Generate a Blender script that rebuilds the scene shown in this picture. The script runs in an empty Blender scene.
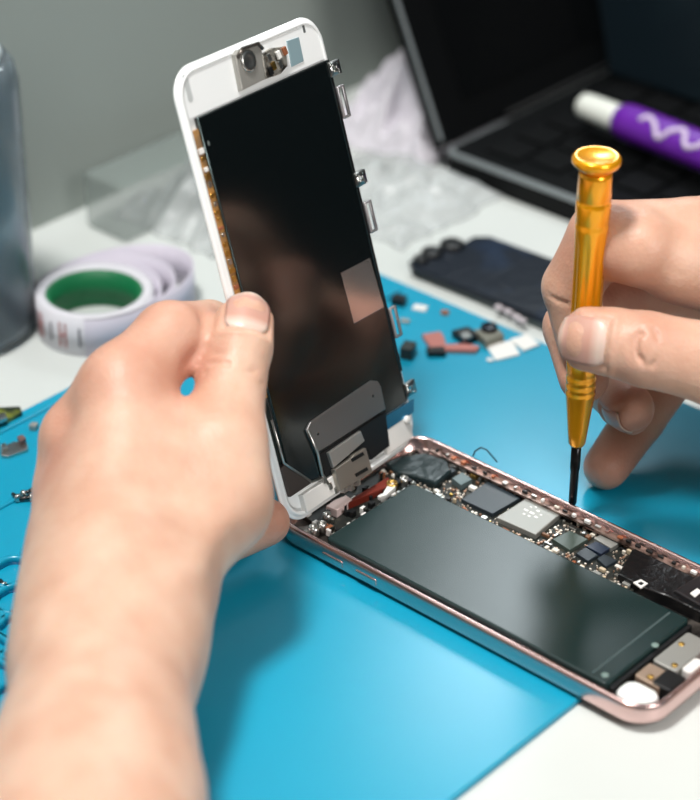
import bpy, bmesh, math, random
import numpy as np
from mathutils import Vector, Matrix, noise
from mathutils.bvhtree import BVHTree
random.seed(7); rngs = np.random.default_rng(7)
PI = math.pi
C = bpy.context.scene.collection
MM = 0.001
# ---------------------------------------------------------------- camera calibration (all lengths in mm)
CR = np.array([[0.7439695364551306, 0.6681957741759542, 0.004871981130422587],
               [0.3518577324533474, -0.38553938365767815, -0.8529686511013441],
               [-0.5680717075682671, 0.6362969362037311, -0.5219394064814598]])
CT = np.array([-24.49561072795938, 42.35658422315075, 653.1882091593703])
CF = 2172.8948225970753
CP = -CR.T @ CT
def at(x, y, z=2.0):                       # picture direction -> point of the horizontal plane z
    d = CR.T @ np.array([(x-350)/CF, (y-400)/CF, 1.0]); s = (z-CP[2])/d[2]; return CP+s*d
def deep(x, y, d):                         # picture direction -> point at a distance d in front of the lens
    return CR.T @ (np.array([(x-350)/CF*d, (y-400)/CF*d, d])-CT)
# screen pose
SR = np.array([[-0.09730581, -0.32121359, 0.94199438], [0.99428408, 0.01041284, 0.10625792], [-0.04394032, 0.94694953, 0.31836432]])
SO = np.array([11.57617893, -3.78729138, 11.46329507])
def onscr(x, y, w=0.0):                    # picture direction -> (u, v) on the screen plane
    d = CR.T @ np.array([(x-350)/CF, (y-400)/CF, 1.0]); n = SR[:, 2]
    s = ((SO+n*w-CP) @ n)/(d @ n); q = SR.T @ (CP+s*d-SO); return q[0], q[1]

# ---------------------------------------------------------------- materials
def srgb(c):
    return tuple(((v/255)/12.92 if v/255 <= .04045 else ((v/255+.055)/1.055)**2.4) for v in c)+(1,)
MATS = {}
def mat(name, col, rough=.5, metal=0, spec=.5, coat=0, trans=0, alpha=1, ior=1.45, bump=None, var=None, sss=0, emit=None, sheen=0):
    """bump=(scale_per_mm, strength, dist_mm); var=(scale_per_mm, second colour, lo, hi)"""
    if name in MATS: return MATS[name]
    m = bpy.data.materials.new(name); m.use_nodes = True; nt = m.node_tree; N = nt.nodes; b = N['Principled BSDF']
    def S(k, v):
        if k in b.inputs: b.inputs[k].default_value = v
    S('Base Color', srgb(col)); S('Roughness', rough); S('Metallic', metal); S('Specular IOR Level', spec); S('IOR', ior)
    S('Coat Weight', coat); S('Coat Roughness', .12); S('Transmission Weight', trans); S('Alpha', alpha)
    if sss:
        S('Subsurface Weight', sss); S('Subsurface Scale', .003); b.inputs['Subsurface Radius'].default_value = (1., .35, .2)
    if emit: S('Emission Color', srgb(emit[0])); S('Emission Strength', emit[1])
    tc = N.new('ShaderNodeTexCoord')
    if var:
        n = N.new('ShaderNodeTexNoise'); n.inputs['Scale'].default_value = var[0]*1000; n.inputs['Detail'].default_value = 5
        r = N.new('ShaderNodeMapRange'); r.inputs[1].default_value = var[2]; r.inputs[2].default_value = var[3]
        x = N.new('ShaderNodeMix'); x.data_type = 'RGBA'; x.inputs[6].default_value = srgb(col); x.inputs[7].default_value = srgb(var[1])
        nt.links.new(tc.outputs['Object'], n.inputs['Vector']); nt.links.new(n.outputs['Fac'], r.inputs[0])
        nt.links.new(r.outputs[0], x.inputs[0]); nt.links.new(x.outputs[2], b.inputs['Base Color'])
    if bump:
        n = N.new('ShaderNodeTexNoise'); n.inputs['Scale'].default_value = bump[0]*1000; n.inputs['Detail'].default_value = 4
        u = N.new('ShaderNodeBump'); u.inputs['Strength'].default_value = bump[1]; u.inputs['Distance'].default_value = bump[2]*MM
        nt.links.new(tc.outputs['Object'], n.inputs['Vector']); nt.links.new(n.outputs['Fac'], u.inputs['Height'])
        nt.links.new(u.outputs[0], b.inputs['Normal'])
    MATS[name] = m; return m

# ---------------------------------------------------------------- mesh building (mm in, metres out)
class MB:
    def __init__(s): s.bm = bmesh.new()
    def verts(s, pts): return [s.bm.verts.new(Vector(p)) for p in pts]
    def box(s, c, size, rot=None, bev=0, seg=2):
        b2 = bmesh.new(); bmesh.ops.create_cube(b2, size=1)
        for v in b2.verts: v.co = Vector((v.co.x*size[0], v.co.y*size[1], v.co.z*size[2]))
        if bev > 0: bmesh.ops.bevel(b2, geom=b2.edges[:], offset=min(bev, min(size)*.45), segments=seg, affect='EDGES', profile=.6)
        return s._merge(b2, c, rot)
    def _merge(s, b2, c, rot=None):
        M = Matrix.Translation(Vector(c)) @ (rot.to_4x4() if rot is not None else Matrix.Identity(4))
        mp = {v: s.bm.verts.new(M @ v.co) for v in b2.verts}
        for f in b2.faces:
            try:
                nf = s.bm.faces.new([mp[v] for v in f.verts]); nf.smooth = f.smooth; nf.material_index = f.material_index
            except ValueError: pass
        b2.free(); return s
    def prism(s, poly, z0, z1, bev=0, holes=None, T=None):
        """outline (list of xy) extruded from z0 to z1; a slightly inset top gives the bevel"""
        n = len(poly); ar = sum(poly[i][0]*poly[(i+1) % n][1]-poly[(i+1) % n][0]*poly[i][1] for i in range(n))
        if ar < 0: poly = poly[::-1]
        def inset(d):
            out = []
            for i in range(n):
                a = Vector(poly[i-1][:2]); p = Vector(poly[i][:2]); q = Vector(poly[(i+1) % n][:2])
                e1 = (p-a); e2 = (q-p)
                if e1.length < 1e-6 or e2.length < 1e-6: out.append(p.copy()); continue
                e1.normalize(); e2.normalize(); n1 = Vector((-e1.y, e1.x)); n2 = Vector((-e2.y, e2.x)); b = n1+n2
                if b.length < 1e-6: out.append(p+n1*d); continue
                b.normalize(); out.append(p+b*(d/max(.4, b.dot(n1))))
            return out
        rings = [(z0, inset(0))]
        if bev > 0: rings += [(z1-bev, inset(0)), (z1-bev*.3, inset(bev*.3)), (z1, inset(bev))]
        else: rings += [(z1, inset(0))]
        f_ = T if T else (lambda p: p)
        R = [[s.bm.verts.new(Vector(f_((p.x, p.y, z)))) for p in ring] for z, ring in rings]
        s.bm.faces.new(R[0][::-1]); s.bm.faces.new(R[-1])
        for a, b in zip(R, R[1:]):
            for i in range(n): s.bm.faces.new([a[i], a[(i+1) % n], b[(i+1) % n], b[i]])
        return s
    def lathe(s, prof, c=(0, 0, 0), rot=None, seg=40, smooth=True, flute=None):
        b2 = bmesh.new(); rings = []
        for (r, z) in prof:
            ring = []
            for k in range(seg):
                a = 2*PI*k/seg; rr = r*(flute(a, z) if flute else 1)
                ring.append(b2.verts.new((rr*math.cos(a), rr*math.sin(a), z)))
            rings.append(ring)
        for a, b in zip(rings, rings[1:]):
            for k in range(seg):
                f = b2.faces.new([a[k], a[(k+1) % seg], b[(k+1) % seg], b[k]]); f.smooth = smooth
        if prof[0][0] > 1e-4: b2.faces.new(rings[0][::-1])
        if prof[-1][0] > 1e-4: b2.faces.new(rings[-1])
        return s._merge(b2, c, rot)
    def tube(s, pts, r, seg=8, closed=False, caps=True):
        pts = [Vector(p) for p in pts]; n = len(pts); rings = []; prev = None
        for i, p in enumerate(pts):
            if closed: t = pts[(i+1) % n]-pts[i-1]
            else: t = pts[min(i+1, n-1)]-pts[max(i-1, 0)]
            t.normalize()
            if prev is None: u = t.orthogonal().normalized()
            else: u = (prev-t*prev.dot(t)).normalized()
            prev = u; w = t.cross(u); rr = r[i] if isinstance(r, (list, tuple)) else r
            rings.append([s.bm.verts.new(p+u*math.cos(2*PI*k/seg)*rr+w*math.sin(2*PI*k/seg)*rr) for k in range(seg)])
        m = n if closed else n-1
        for i in range(m):
            a, b = rings[i], rings[(i+1) % n]
            for k in range(seg):
                f = s.bm.faces.new([a[k], a[(k+1) % seg], b[(k+1) % seg], b[k]]); f.smooth = True
        if caps and not closed: s.bm.faces.new(rings[0][::-1]); s.bm.faces.new(rings[-1])
        return s
    def sweep(s, path, prof, closed=True):
        """path: list of (point xy, outward normal xy); prof: closed list of (outward offset, z)"""
        rings = [[s.bm.verts.new((p[0]+nn[0]*o, p[1]+nn[1]*o, z)) for (o, z) in prof] for p, nn in path]
        n = len(rings); k = len(prof)
        for i in range(n if closed else n-1):
            a, b = rings[i], rings[(i+1) % n]
            for j in range(k):
                f = s.bm.faces.new([a[j], a[(j+1) % k], b[(j+1) % k], b[j]]); f.smooth = True
        return s
    def build(s, name, m, parent=None, xf=None, smooth=None):
        me = bpy.data.meshes.new(name)
        if xf is not None:
            for v in s.bm.verts: v.co = Vector(xf(v.co))
        for v in s.bm.verts: v.co *= MM
        bmesh.ops.recalc_face_normals(s.bm, faces=s.bm.faces)
        s.bm.to_mesh(me); s.bm.free()
        if smooth is not None:
            for p in me.polygons: p.use_smooth = smooth
        if m: me.materials.append(m)
        o = bpy.data.objects.new(name, me); C.objects.link(o)
        if parent: o.parent = parent
        return o
def centre(o):                              # moves a top-level mesh's origin to its base centre
    me = o.data; co = np.array([v.co for v in me.vertices]); lo, hi = co.min(0), co.max(0)
    c = Vector(((lo[0]+hi[0])/2, (lo[1]+hi[1])/2, lo[2]))
    me.transform(Matrix.Translation(-c)); o.location = c; return o
def tag(o, label=None, cat=None, group=None, kind=None):
    for k, v in (('label', label), ('category', cat), ('group', group), ('kind', kind)):
        if v: o[k] = v
    return o
def thing(name, label, cat, loc=(0, 0, 0), group=None, rot=None):
    o = bpy.data.objects.new(name, None); C.objects.link(o); o.location = Vector(loc)*MM
    o.empty_display_size = .01
    if rot is not None: o.rotation_euler = rot.to_euler()
    return tag(o, label, cat, group)
def rrect(x0, y0, x1, y1, r, seg=10):
    out = []
    for cx, cy, a0 in ((x1-r, y0+r, -90), (x1-r, y1-r, 0), (x0+r, y1-r, 90), (x0+r, y0+r, 180)):
        for k in range(seg+1):
            a = math.radians(a0+90*k/seg); out.append((cx+r*math.cos(a), cy+r*math.sin(a)))
    return out
def rpath(x0, y0, x1, y1, r, seg=10):
    out = []
    for cx, cy, a0 in ((x1-r, y0+r, -90), (x1-r, y1-r, 0), (x0+r, y1-r, 90), (x0+r, y0+r, 180)):
        for k in range(seg+1):
            a = math.radians(a0+90*k/seg); n = (math.cos(a), math.sin(a)); out.append(((cx+r*n[0], cy+r*n[1]), n))
    return out
Z3 = lambda a: Matrix.Rotation(a, 3, 'Z')
# ================================================================ setting
table = MB().box((120, 0, -10), (660, 1000, 20), bev=1).build('table', mat('table_white', (208, 211, 208), .38, var=(.004, (192, 197, 194), .35, .75)))
centre(table); tag(table, 'white tabletop under the blue mat, the laptop and everything else', 'table')
floor = MB().box((300, -100, -745), (3600, 3600, 10)).build('floor', mat('floor_grey', (70, 72, 74), .7)); tag(floor, kind='structure')
wall = MB().box((-216, 60, 240), (16, 1300, 900)).build('wall_back', mat('wall_grey', (150, 158, 153), .85, bump=(.6, .15, .3)))
tag(wall, kind='structure')

# ================================================================ blue repair mat
MATB = mat('mat_blue', (14, 143, 175), .28, spec=.7, bump=(1.6, .05, .2), var=(.01, (18, 153, 186), .3, .8))
mx0, mx1, my0, my1 = -109, 115, -235, 148
matT = thing('repair_mat', 'large blue silicone repair mat lying on the white table under the opened phone', 'mat', (0, 0, 0))
MB().prism(rrect(mx0, my0, mx1, my1, 3), 0.05, 2.0, bev=.5).build('mat_sheet', MATB, matT)
# raised rim and ridge lines of the parts tray at the left side
def ridge(pts, r=.9): return MB().tube([(p[0], p[1], 2.0) for p in pts], r, 8)
for xx in (-103.5, -70.5):
    ridge([(xx, my0+6), (xx, my1-6)], .8).build('ridge', MATB, matT)
a0 = at(12, 600); cell = 15.0
for i in range(-1, 3):
    for j in range(-5, 2):
        cx = a0[0]+i*cell*.72+2; cy = a0[1]+j*cell*.95+(cell*.47 if i % 2 else 0)
        if not (mx0+8 < cx < mx1-10 and my0+8 < cy < my1-8): continue
        pa = rpath(cx-5.4, cy-6.4, cx+5.4, cy+6.4, 4, 5)
        MB().sweep(pa, [(-.5, 2.0), (-.5, 4.0), (.2, 4.6), (1.0, 4.6), (1.5, 4.0), (1.5, 2.0)]).build('compartment_rim', MATB, matT)

# ================================================================ opened phone body
PK = mat('rose_metal', (222, 190, 186), .24, metal=1, bump=(2, .03, .05))
BLK = mat('black_plastic', (14, 16, 18), .42); DRK = mat('dark_chip', (44, 52, 58), .33, spec=.5)
SIL = mat('silver_metal', (196, 196, 192), .3, metal=1); SILR = mat('shield_metal', (168, 168, 163), .46, metal=.6, bump=(3, .1, .05))
COP = mat('copper_flex', (176, 110, 78), .4, metal=.5); WHP = mat('white_plastic', (228, 226, 222), .4); GLD = mat('gold_contact', (206, 168, 92), .3, metal=1)
PCB = mat('board_green_black', (28, 32, 30), .45, var=(.5, (60, 58, 50), .5, .7)); RED = mat('dark_red_flex', (110, 38, 26), .4)
L_, W_ = 138.3, 67.1; ZB = 2.0
body = thing('opened_phone_body', 'opened phone lying on the blue mat, rose metal frame with battery and circuit board', 'phone', (L_/2, W_/2, ZB))
def bxf(p): return (p[0]-L_/2, p[1]-W_/2, p[2]-ZB)
# frame: rounded side wall swept round, plus the back plate
prof = [(-2.0, 2.9+.0), (-2.0, 8.6), (-1.6, 9.1), (-.9, 9.1), (-.45, 8.7), (-.1, 7.6), (0, 5.6), (-.15, 4.0), (-.7, 2.8), (-1.8, 2.2), (-3, 2.05), (-3, 2.9)]
MB().sweep(rpath(0, 0, L_, W_, 10, 12), prof).build('frame', PK, body, xf=bxf)
MB().prism(rrect(2.4, 2.4, L_-2.4, W_-2.4, 8), 2.1, 3.0).build('back_plate', mat('inner_plate', (120, 112, 106), .45, metal=.8, var=(.15, (50, 48, 46), .4, .6)), body, xf=bxf)
for x in (7.5, 9.0, L_-9, L_-7.5):       # antenna bands across the near side of the frame
    pass
# battery
def B(x, y, z=7.2): p = at(x, y, z); return (p[0], p[1])
BAT = mat('battery_black', (22, 42, 42), .27, spec=.5, bump=(.05, .12, .6))
b0 = B(326, 537); b1 = B(413, 483); b2 = B(606, 686)
bx0 = (b0[0]+b1[0])/2; by0 = (b0[1]+b2[1])/2; by1 = b1[1]; bx1 = b2[0]
bat = MB().prism(rrect(bx0, by0, bx1, by1, 1.6), 3.0, 7.4, bev=.7).build('battery', BAT, body, xf=bxf)
MB().prism(rrect(bx1-6.2, by0+1.5, bx1-5.6, by1-1.5, .25), 7.38, 7.5).build('battery_seam', mat('seam_grey', (70, 84, 84), .4), bat, xf=lambda p: (p[0]-L_/2, p[1]-W_/2, p[2]-ZB))
MB().prism(rrect(bx1+.1, by0+1, bx1+1.6, by1-1, .5), 3.0, 6.4, bev=.3).build('battery_edge_tape', BLK, bat, xf=bxf)
for xx, yy in ((605, 676), (655, 646)):
    p = B(xx, yy); MB().lathe([(1.1, 0), (1.1, .25), (.7, .4), (0, .42)], (p[0], p[1], 7.35), seg=14).build('tape_dot', mat('tape_grey', (120, 140, 134), .4), bat, xf=bxf)
# logic board
gy0 = by1+.6; board = MB().prism([(3.2, gy0), (bx1-22, gy0), (bx1-22, W_-2.6), (12, W_-2.6), (6, W_-4), (3.2, W_-9)], 3.4, 4.4).build('logic_board', PCB, body, xf=bxf)
def chip(px, z0, z1, m, name='chip', bev=.15, parent=board):
    zz = z1; pts = [at(a, b, zz) for a, b in px]; return MB().prism([(p[0], p[1]) for p in pts], z0, z1, bev=bev).build(name, m, parent, xf=bxf)
chip([(461.7, 499.3), (488, 481), (520, 498), (492.6, 513.7)], 4.4, 5.7, DRK)
sh = chip([(496.4, 517), (530.7, 495), (566, 509), (536, 534.5)], 4.4, 6.1, SILR, 'shield', .3)
tag(sh, 'brushed silver shield with white print')
WPT = mat('white_print', (235, 235, 232), .5)
for a, b, s1, s2 in ((526, 510, 1.5, .8), (532, 513, 1.6, .9), (538, 511, 1.1, .8), (536, 517, 1.2, .8), (529, 516, .9, .7), (524, 514, .8, .6), (541, 515, .8, .6), (531, 507, .8, .5), (536, 507, .7, .5)):
    p = at(a, b, 6.1); MB().box((p[0], p[1], 6.13), (s1, s2, .06)).build('print_mark', WPT, sh, xf=bxf)
chip([(552.6, 539), (569.7, 530.5), (588, 539), (569.7, 550)], 4.4, 5.6, mat('chip_olive', (70, 82, 76), .35))
chip([(594, 538), (606, 531.5), (624, 540), (611, 548)], 4.4, 5.8, SILR, 'shield')
chip([(586, 546), (596, 541), (610, 548), (601, 554)], 4.4, 5.5, mat('chip_blue', (34, 44, 62), .3))
chip([(576, 553), (585.7, 547), (598, 555), (588, 561)], 4.4, 5.5, DRK)
chip([(597, 558.6), (604, 554), (617, 560), (606, 566.6)], 4.4, 5.4, DRK)
chip([(452, 478), (462, 472), (472, 479), (461, 485)], 4.4, 6.4, mat('chip_grey', (92, 108, 110), .35))
chip([(436, 470), (446, 464), (456, 470), (446, 477)], 4.4, 5.8, DRK)
# small surface components
placed = []
def clear(x, y, r=.5):
    for (q, w, e, g) in placed:
        if abs(x-q) < (e+r) and abs(y-w) < (g+r): return False
    return True
chipboxes = []
for o in board.children:
    co = np.array([v.co for v in o.data.vertices])*1000; chipboxes.append((co[:, 0].min()+L_/2-.1, co[:, 0].max()+L_/2+.1, co[:, 1].min()+W_/2-.1, co[:, 1].max()+W_/2+.1))
CM = [mat('cap_cream', (214, 206, 192), .35), SIL, mat('cap_cream', (0, 0, 0)), mat('cap_beige', (196, 178, 150), .4), mat('cap_white', (226, 222, 214), .4), SIL, COP, mat('cap_black', (20, 20, 22), .35), mat('cap_brown', (120, 84, 60), .4), GLD, SIL, mat('cap_white', (0, 0, 0)), SILR]
cnt = 0; stf = MB(); tries = 0
while cnt < 96 and tries < 6000:
    tries += 1; x = random.uniform(4, bx1-23); y = random.choice([random.uniform(gy0+.6, W_-3), random.uniform(W_-6.5, W_-3), random.uniform(gy0+.5, gy0+2)])
    sx = random.choice([.8, 1.1, 1.5, 2.0, 2.6]); sy = random.choice([.7, .9, 1.2, 1.6]); h = random.uniform(.6, 1.5)
    if any(x+sx/2 > c[0] and x-sx/2 < c[1] and y+sy/2 > c[2] and y-sy/2 < c[3] for c in chipboxes): continue
    if y+sy/2 > W_-2.5 or y > W_-7 and x < 6: continue
    if any(abs(x-q) < (sx+e)/2+.12 and abs(y-w) < (sy+g)/2+.12 for q, w, e, g in placed): continue
    placed.append((x, y, sx, sy)); cnt += 1
    MB().box((x, y, 4.4+h/2), (sx, sy, h), bev=.12, seg=1).build('component', random.choice(CM), board, xf=bxf)
for k in range(1100):
    x = random.uniform(4, bx1-23); y = random.uniform(gy0+.4, W_-2.7); s1 = random.choice([.35, .5, .7])
    if any(x+s1/2 > c[0] and x-s1/2 < c[1] and y+s1/2 > c[2] and y-s1/2 < c[3] for c in chipboxes): continue
    if any(abs(x-q) < (s1+e)/2+.05 and abs(y-w) < (s1+g)/2+.05 for q, w, e, g in placed): continue
    placed.append((x, y, s1, s1)); stf.box((x, y, 4.65), (s1, s1*1.2, .5))
so = stf.build('tiny_component', mat('solder_bits', (216, 206, 192), .3, metal=.3, var=(.4, (150, 110, 84), .45, .6)), board, xf=bxf); so['kind'] = 'stuff'
# side rail flex with screws and clips along the far edge of the frame
rl = MB()
rl.prism([(10, W_-4.6), (bx1+8, W_-4.6), (bx1+8, W_-2.0), (10, W_-2.0)], 6.4, 7.0); rail = rl.build('side_rail', mat('rail_mixed', (150, 128, 118), .35, metal=.6, var=(.3, (60, 46, 40), .45, .62)), body, xf=bxf)
for k in range(26):
    x = 12+k*3.9+random.uniform(-.8, .8); MB().box((x, W_-3.2, 7.4), (random.uniform(.8, 2.2), random.uniform(.7, 1.5), random.uniform(.6, 1.2)), bev=.15, seg=1).build('rail_contact', random.choice([COP, SIL, BLK, BLK, PK, WHP, CM[0]]), rail, xf=bxf)
# copper strip, black cover flex, taptic / speaker block
chip([(631, 546), (637, 541.5), (681, 560), (675, 565)], 5.2, 6.8, mat('rose_copper', (206, 158, 128), .35, metal=.8), 'copper_strip', .2, body)
cv = chip([(618, 574), (632, 549), (645, 546), (676, 560), (699, 572), (716, 604), (700, 612), (668, 596), (645, 588)], 3.0, 6.9, mat('black_tape', (15, 16, 18), .3, bump=(.4, .4, .8)), 'cover_tape', .5, body)
chip([(674, 590), (700, 574), (760, 604), (733, 624)], 3.0, 7.8, mat('module_black', (36, 34, 36), .3), 'vibration_module', .5, body)
cn = chip([(633, 582), (641, 579), (648, 583), (641, 588)], 6.85, 7.25, WHP, 'connector', .15, body)
chip([(638, 583), (641, 581.5), (644, 583), (641, 585)], 7.25, 7.4, BLK, 'connector_socket', 0, cn)
chip([(690, 593), (697, 588), (702, 591), (695, 597)], 7.8, 8.1, WHP, 'module_label', .1, body)
chip([(706, 583), (716, 577), (736, 588), (727, 594)], 7.8, 8.1, SIL, 'module_plate', .1, body)
# bottom end: speaker, dock, white gasket
cx = bx1+2.4
MB().prism(rrect(cx, 4.2, L_-4.2, 13.0, 3.4), 3.0, 6.9, bev=1.2).build('gasket', mat('gasket_white', (232, 234, 232), .35), body, xf=bxf)
MB().prism(rrect(cx, 14.6, cx+8.5, 22, .8), 3.0, 6.6, bev=.3).build('speaker_plate', mat('plate_tan', (168, 146, 128), .4, metal=.5), body, xf=bxf)
MB().prism(rrect(cx+5.5, 14.8, L_-3.2, 22.6, 1), 3.0, 7.2, bev=.4).build('dock_socket', BLK, body, xf=bxf)
MB().prism(rrect(cx, 23.0, cx+8.0, 40, 1), 3.0, 6.9, bev=.3).build('dock_bracket', SILR, body, xf=bxf)
MB().prism(rrect(cx+8.6, 24, L_-3.2, 31, 1.2), 3.0, 7.9, bev=.5).build('dock_gasket', WHP, body, xf=bxf)
MB().prism(rrect(cx+1, 44, L_-3.6, 62, 2), 3.0, 7.4, bev=.5).build('loudspeaker', BLK, body, xf=bxf)
for x, y in ((cx+2, 34), (cx+6, 25), (L_-4.6, 36), (cx+4, 16.5)):
    MB().lathe([(.9, 0), (.9, .4), (.5, .55), (0, .5)], (x, y, 6.8), seg=12).build('screw', GLD, body, xf=bxf)
# hinge end: red flex, clips, rings, black tape
MB().prism([(bx0-.6, 12), (bx0-.6, 52), (3, 52), (3, 12)], 3.0, 4.2).build('flex_base', PCB, body, xf=bxf)
chip([(336, 508), (345, 502), (388, 477), (391, 481), (386, 487)], 4.2, 6.6, RED, 'red_flex', .2, body)
chip([(326, 506), (334, 500), (346, 495), (352, 499), (337, 510)], 4.2, 7.0, mat('pink_label', (232, 208, 204), .4), 'white_label', .2, body)
chip([(381, 496), (387, 486), (393, 482), (396, 486), (386, 495)], 4.2, 6.5, WHP, 'white_label', .2, body)
tp = chip([(384, 462), (398, 456), (425, 452), (448, 460), (452, 470), (436, 484), (428, 480), (409, 474), (398, 472)], 4.4, 6.8, mat('tape_teal_black', (24, 38, 40), .28, bump=(.12, .5, 1.2)), 'black_tape', .8, body)
for a, b, r in ((314, 527, 1.3), (322, 523, 1.1), (327, 514, 1.0), (306, 533, 1.2), (392, 483, 1.4), (404, 478, 1.0)):
    p = at(a, b, 6.8); MB().sweep([((p[0]+r*math.cos(t*PI/8), p[1]+r*math.sin(t*PI/8)), (math.cos(t*PI/8), math.sin(t*PI/8))) for t in range(16)], [(-.35, 4.3), (-.35, 7.0), (.35, 7.0), (.35, 4.3)]).build('screw_ring', GLD if a == 392 else SIL, body, xf=bxf)
for k in range(20):
    y = 10+k*2.3; MB().box((bx0-1.2+random.uniform(-.3, .3), y, 5.0), (random.uniform(.7, 1.3), random.uniform(.9, 2.0), random.uniform(1.2, 2.6)), bev=.15, seg=1).build('clip', random.choice([SIL, WHP, BLK, SIL, BLK]), body, xf=bxf)
for k in range(30):
    MB().box((random.uniform(3.2, bx0-2), random.uniform(9, 56), 5.1), (random.uniform(.7, 2), random.uniform(.8, 2.4), random.uniform(1.2, 2.8)), bev=.15, seg=1).build('clip', random.choice([SIL, BLK, WHP, COP, PCB]), body, xf=bxf)
# loose wire arching over the far rim
wp = [at(473, 456, 8), at(475, 451, 10.5), at(481, 447.5, 12.5), at(487, 450, 12), at(492, 456, 10), at(497, 462, 8)]
MB().tube(wp, .25, 6).build('loose_wire', BLK, body, xf=bxf)
# small side keys on the near side of the frame
for x in (26, 39):
    MB().box((x, .1, 5.6), (8, 1.0, 2.2), bev=.6).build('side_key', PK, body, xf=bxf)

# ================================================================ raised screen assembly
Ms = Matrix(SR.tolist()).to_4x4(); Ms.translation = Vector(SO)*MM
scr = thing('phone_screen', 'raised white phone screen panel held upright by the left hand, dark metal back', 'phone screen')
scr.matrix_world = Ms
WGL = mat('white_bezel', (238, 240, 240), .3, coat=.4)
TH = 2.2
def outline(r=9): return rrect(0, 0, W_, L_, r, 12)
MB().sweep(rpath(0, 0, W_, L_, 9, 12), [(-3.4, -.9), (-.3, -1.0), (0, -.6), (0, -.1), (-.5, .1), (-1.1, .1), (-1.2, 1.1), (-2.2, 1.1), (-2.4, .0), (-3.4, 0)]).build('bezel_rim', WGL, scr)
MB().prism(rrect(1, 1, W_-1, L_-1, 8), -1.2, 0).build('front_glass', WGL, scr)
def sp(pts, w0, w1, m, name, bev=.1, parent=scr):
    q = [onscr(a, b, w1) for a, b in pts]; return MB().prism(q, w0, w1, bev=bev).build(name, m, parent)
SHD = mat('screen_back_shield', (8, 13, 14), .13, spec=1.0, coat=.5, bump=(.12, .06, .4), var=(.35, (30, 34, 34), .66, .9))
q0 = onscr(193, 121, 1.3); q1 = onscr(328, 59, 1.3); q2 = onscr(413, 398, 1.3); q3 = onscr(284, 497, 1.3); print('SHIELD', q0, q1, q2, q3)
su0, su1 = 5.2, W_-2.3; sv0 = 14; sv1 = (q0[1]+q1[1])/2
poly = [(4.4, 9), (20, 9), (20, 24), (50, 24), (50, 14.2), (su1, 14), (su1, sv1), (su0, sv1), (su0, 12)]
MB().prism(poly, 0, 1.5, bev=.4).build('back_shield', SHD, scr)
MB().prism([(1.3, sv1+.4), (W_-1.3, sv1+.4)]+[(W_-1.3-7.4*(1-math.cos(t*PI/16)), L_-8.7+7.4*math.sin(t*PI/16)) for t in range(9)]+[(8.7-7.4*math.sin(t*PI/16), L_-8.7+7.4*math.cos(t*PI/16)) for t in range(9)], -.1, .85, bev=.2).build('top_panel', WGL, scr)
# the folded rim of the shield
MB().tube([(su0, 12, 1.3), (su0, sv1, 1.3), (su1, sv1, 1.3), (su1, 14.5, 1.3)], .35, 6).build('shield_rim', mat('rim_dark', (60, 70, 70), .3, metal=.8), scr)
MIR = mat('mirror_patch', (205, 196, 192), .16, metal=.9)
sp([(341, 273), (370, 258), (384, 307), (354, 323.5)], 1.4, 1.62, MIR, 'bare_patch', .05)
sp([(386, 416), (414, 399), (414, 412), (386, 431)], 1.2, 1.62, mat('blue_mat_reflection', (70, 150, 190), .2, metal=.8), 'bare_patch', .05)  # bare metal; the mat's blue reflection is painted into its colour
br = sp([(307, 430), (311, 422), (372, 380.5), (378, 381), (381, 386), (386, 409), (317, 453)], 1.5, 2.3, mat('bracket_grey', (150, 148, 148), .32, metal=.9), 'bracket', .25)
MB().tube([onscr(307, 430, 2)+(2.2,), onscr(317, 453, 2)+(2.2,), onscr(322, 474, 2)+(2.0,), onscr(328, 484, 2)+(2.0,)], .5, 6).build('bracket_leg', SIL, br)
for a, b in ((318, 434), (373, 396)): q = onscr(a, b, 2.3); MB().lathe([(.45, 0), (.45, .1), (0, .12)], (q[0], q[1], 2.3), seg=10).build('rivet', BLK, br)
sp([(318, 455), (386, 411), (390, 446), (372, 460), (368, 450), (326, 478)], .1, 1.9, BLK, 'flex_cover', .3)
c1 = sp([(329, 453), (361, 431), (365, 441), (334, 468)], 1.9, 3.0, mat('bracket_pale', (196, 194, 190), .35, metal=.85), 'connector_plate', .25)
c2 = sp([(335, 470), (352, 458), (354, 455), (366, 448), (373, 472), (341, 491)], 2.2, 3.8, mat('bracket_tan', (176, 170, 160), .35, metal=.85), 'connector_plate', .25)
sp([(351, 459), (363, 452), (364.5, 455), (352.5, 462)], 3.75, 3.95, BLK, 'slot', 0, c2)
sp([(355, 474), (367, 467), (368.5, 470), (356.5, 477)], 3.75, 3.95, BLK, 'slot', 0, c2)
for a, b in ((323, 480), (329, 486), (335, 490), (344, 489), (351, 487), (357, 482)):
    q = onscr(a, b, 1.5); MB().box((q[0], q[1], 1.2), (1.6, 2.2, 2.2), bev=.3).build('clip', SIL, scr)
sp([(282, 468), (286, 463), (312, 483), (291, 497)], .6, 1.9, mat('bracket_dark', (96, 90, 88), .35, metal=.8), 'corner_plate', .2)
MB().tube([onscr(272, 420, 2)+(1.9,), onscr(284, 463, 2)+(1.9,), onscr(312, 482, 2)+(1.9,), onscr(322, 478, 2)+(1.9,)], .4, 6).build('corner_wire', SIL, scr)
MB().prism([(8, 1.8), (30, 1.8), (30, 7.5), (8, 7.5)], 0, 1.9, bev=.3).build('bottom_ledge', WHP, scr)
MB().prism([(50, 2.2), (W_-3.2, 2.2), (W_-2.6, 13), (50, 13)], 0, 1.5, bev=.5).build('bottom_ledge', WHP, scr)
MB().lathe([(1.4, 0), (1.4, 1.4), (1.0, 1.8), (0, 1.8)], (W_-5, 9, .9), seg=16).build('post', WHP, scr)
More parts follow.
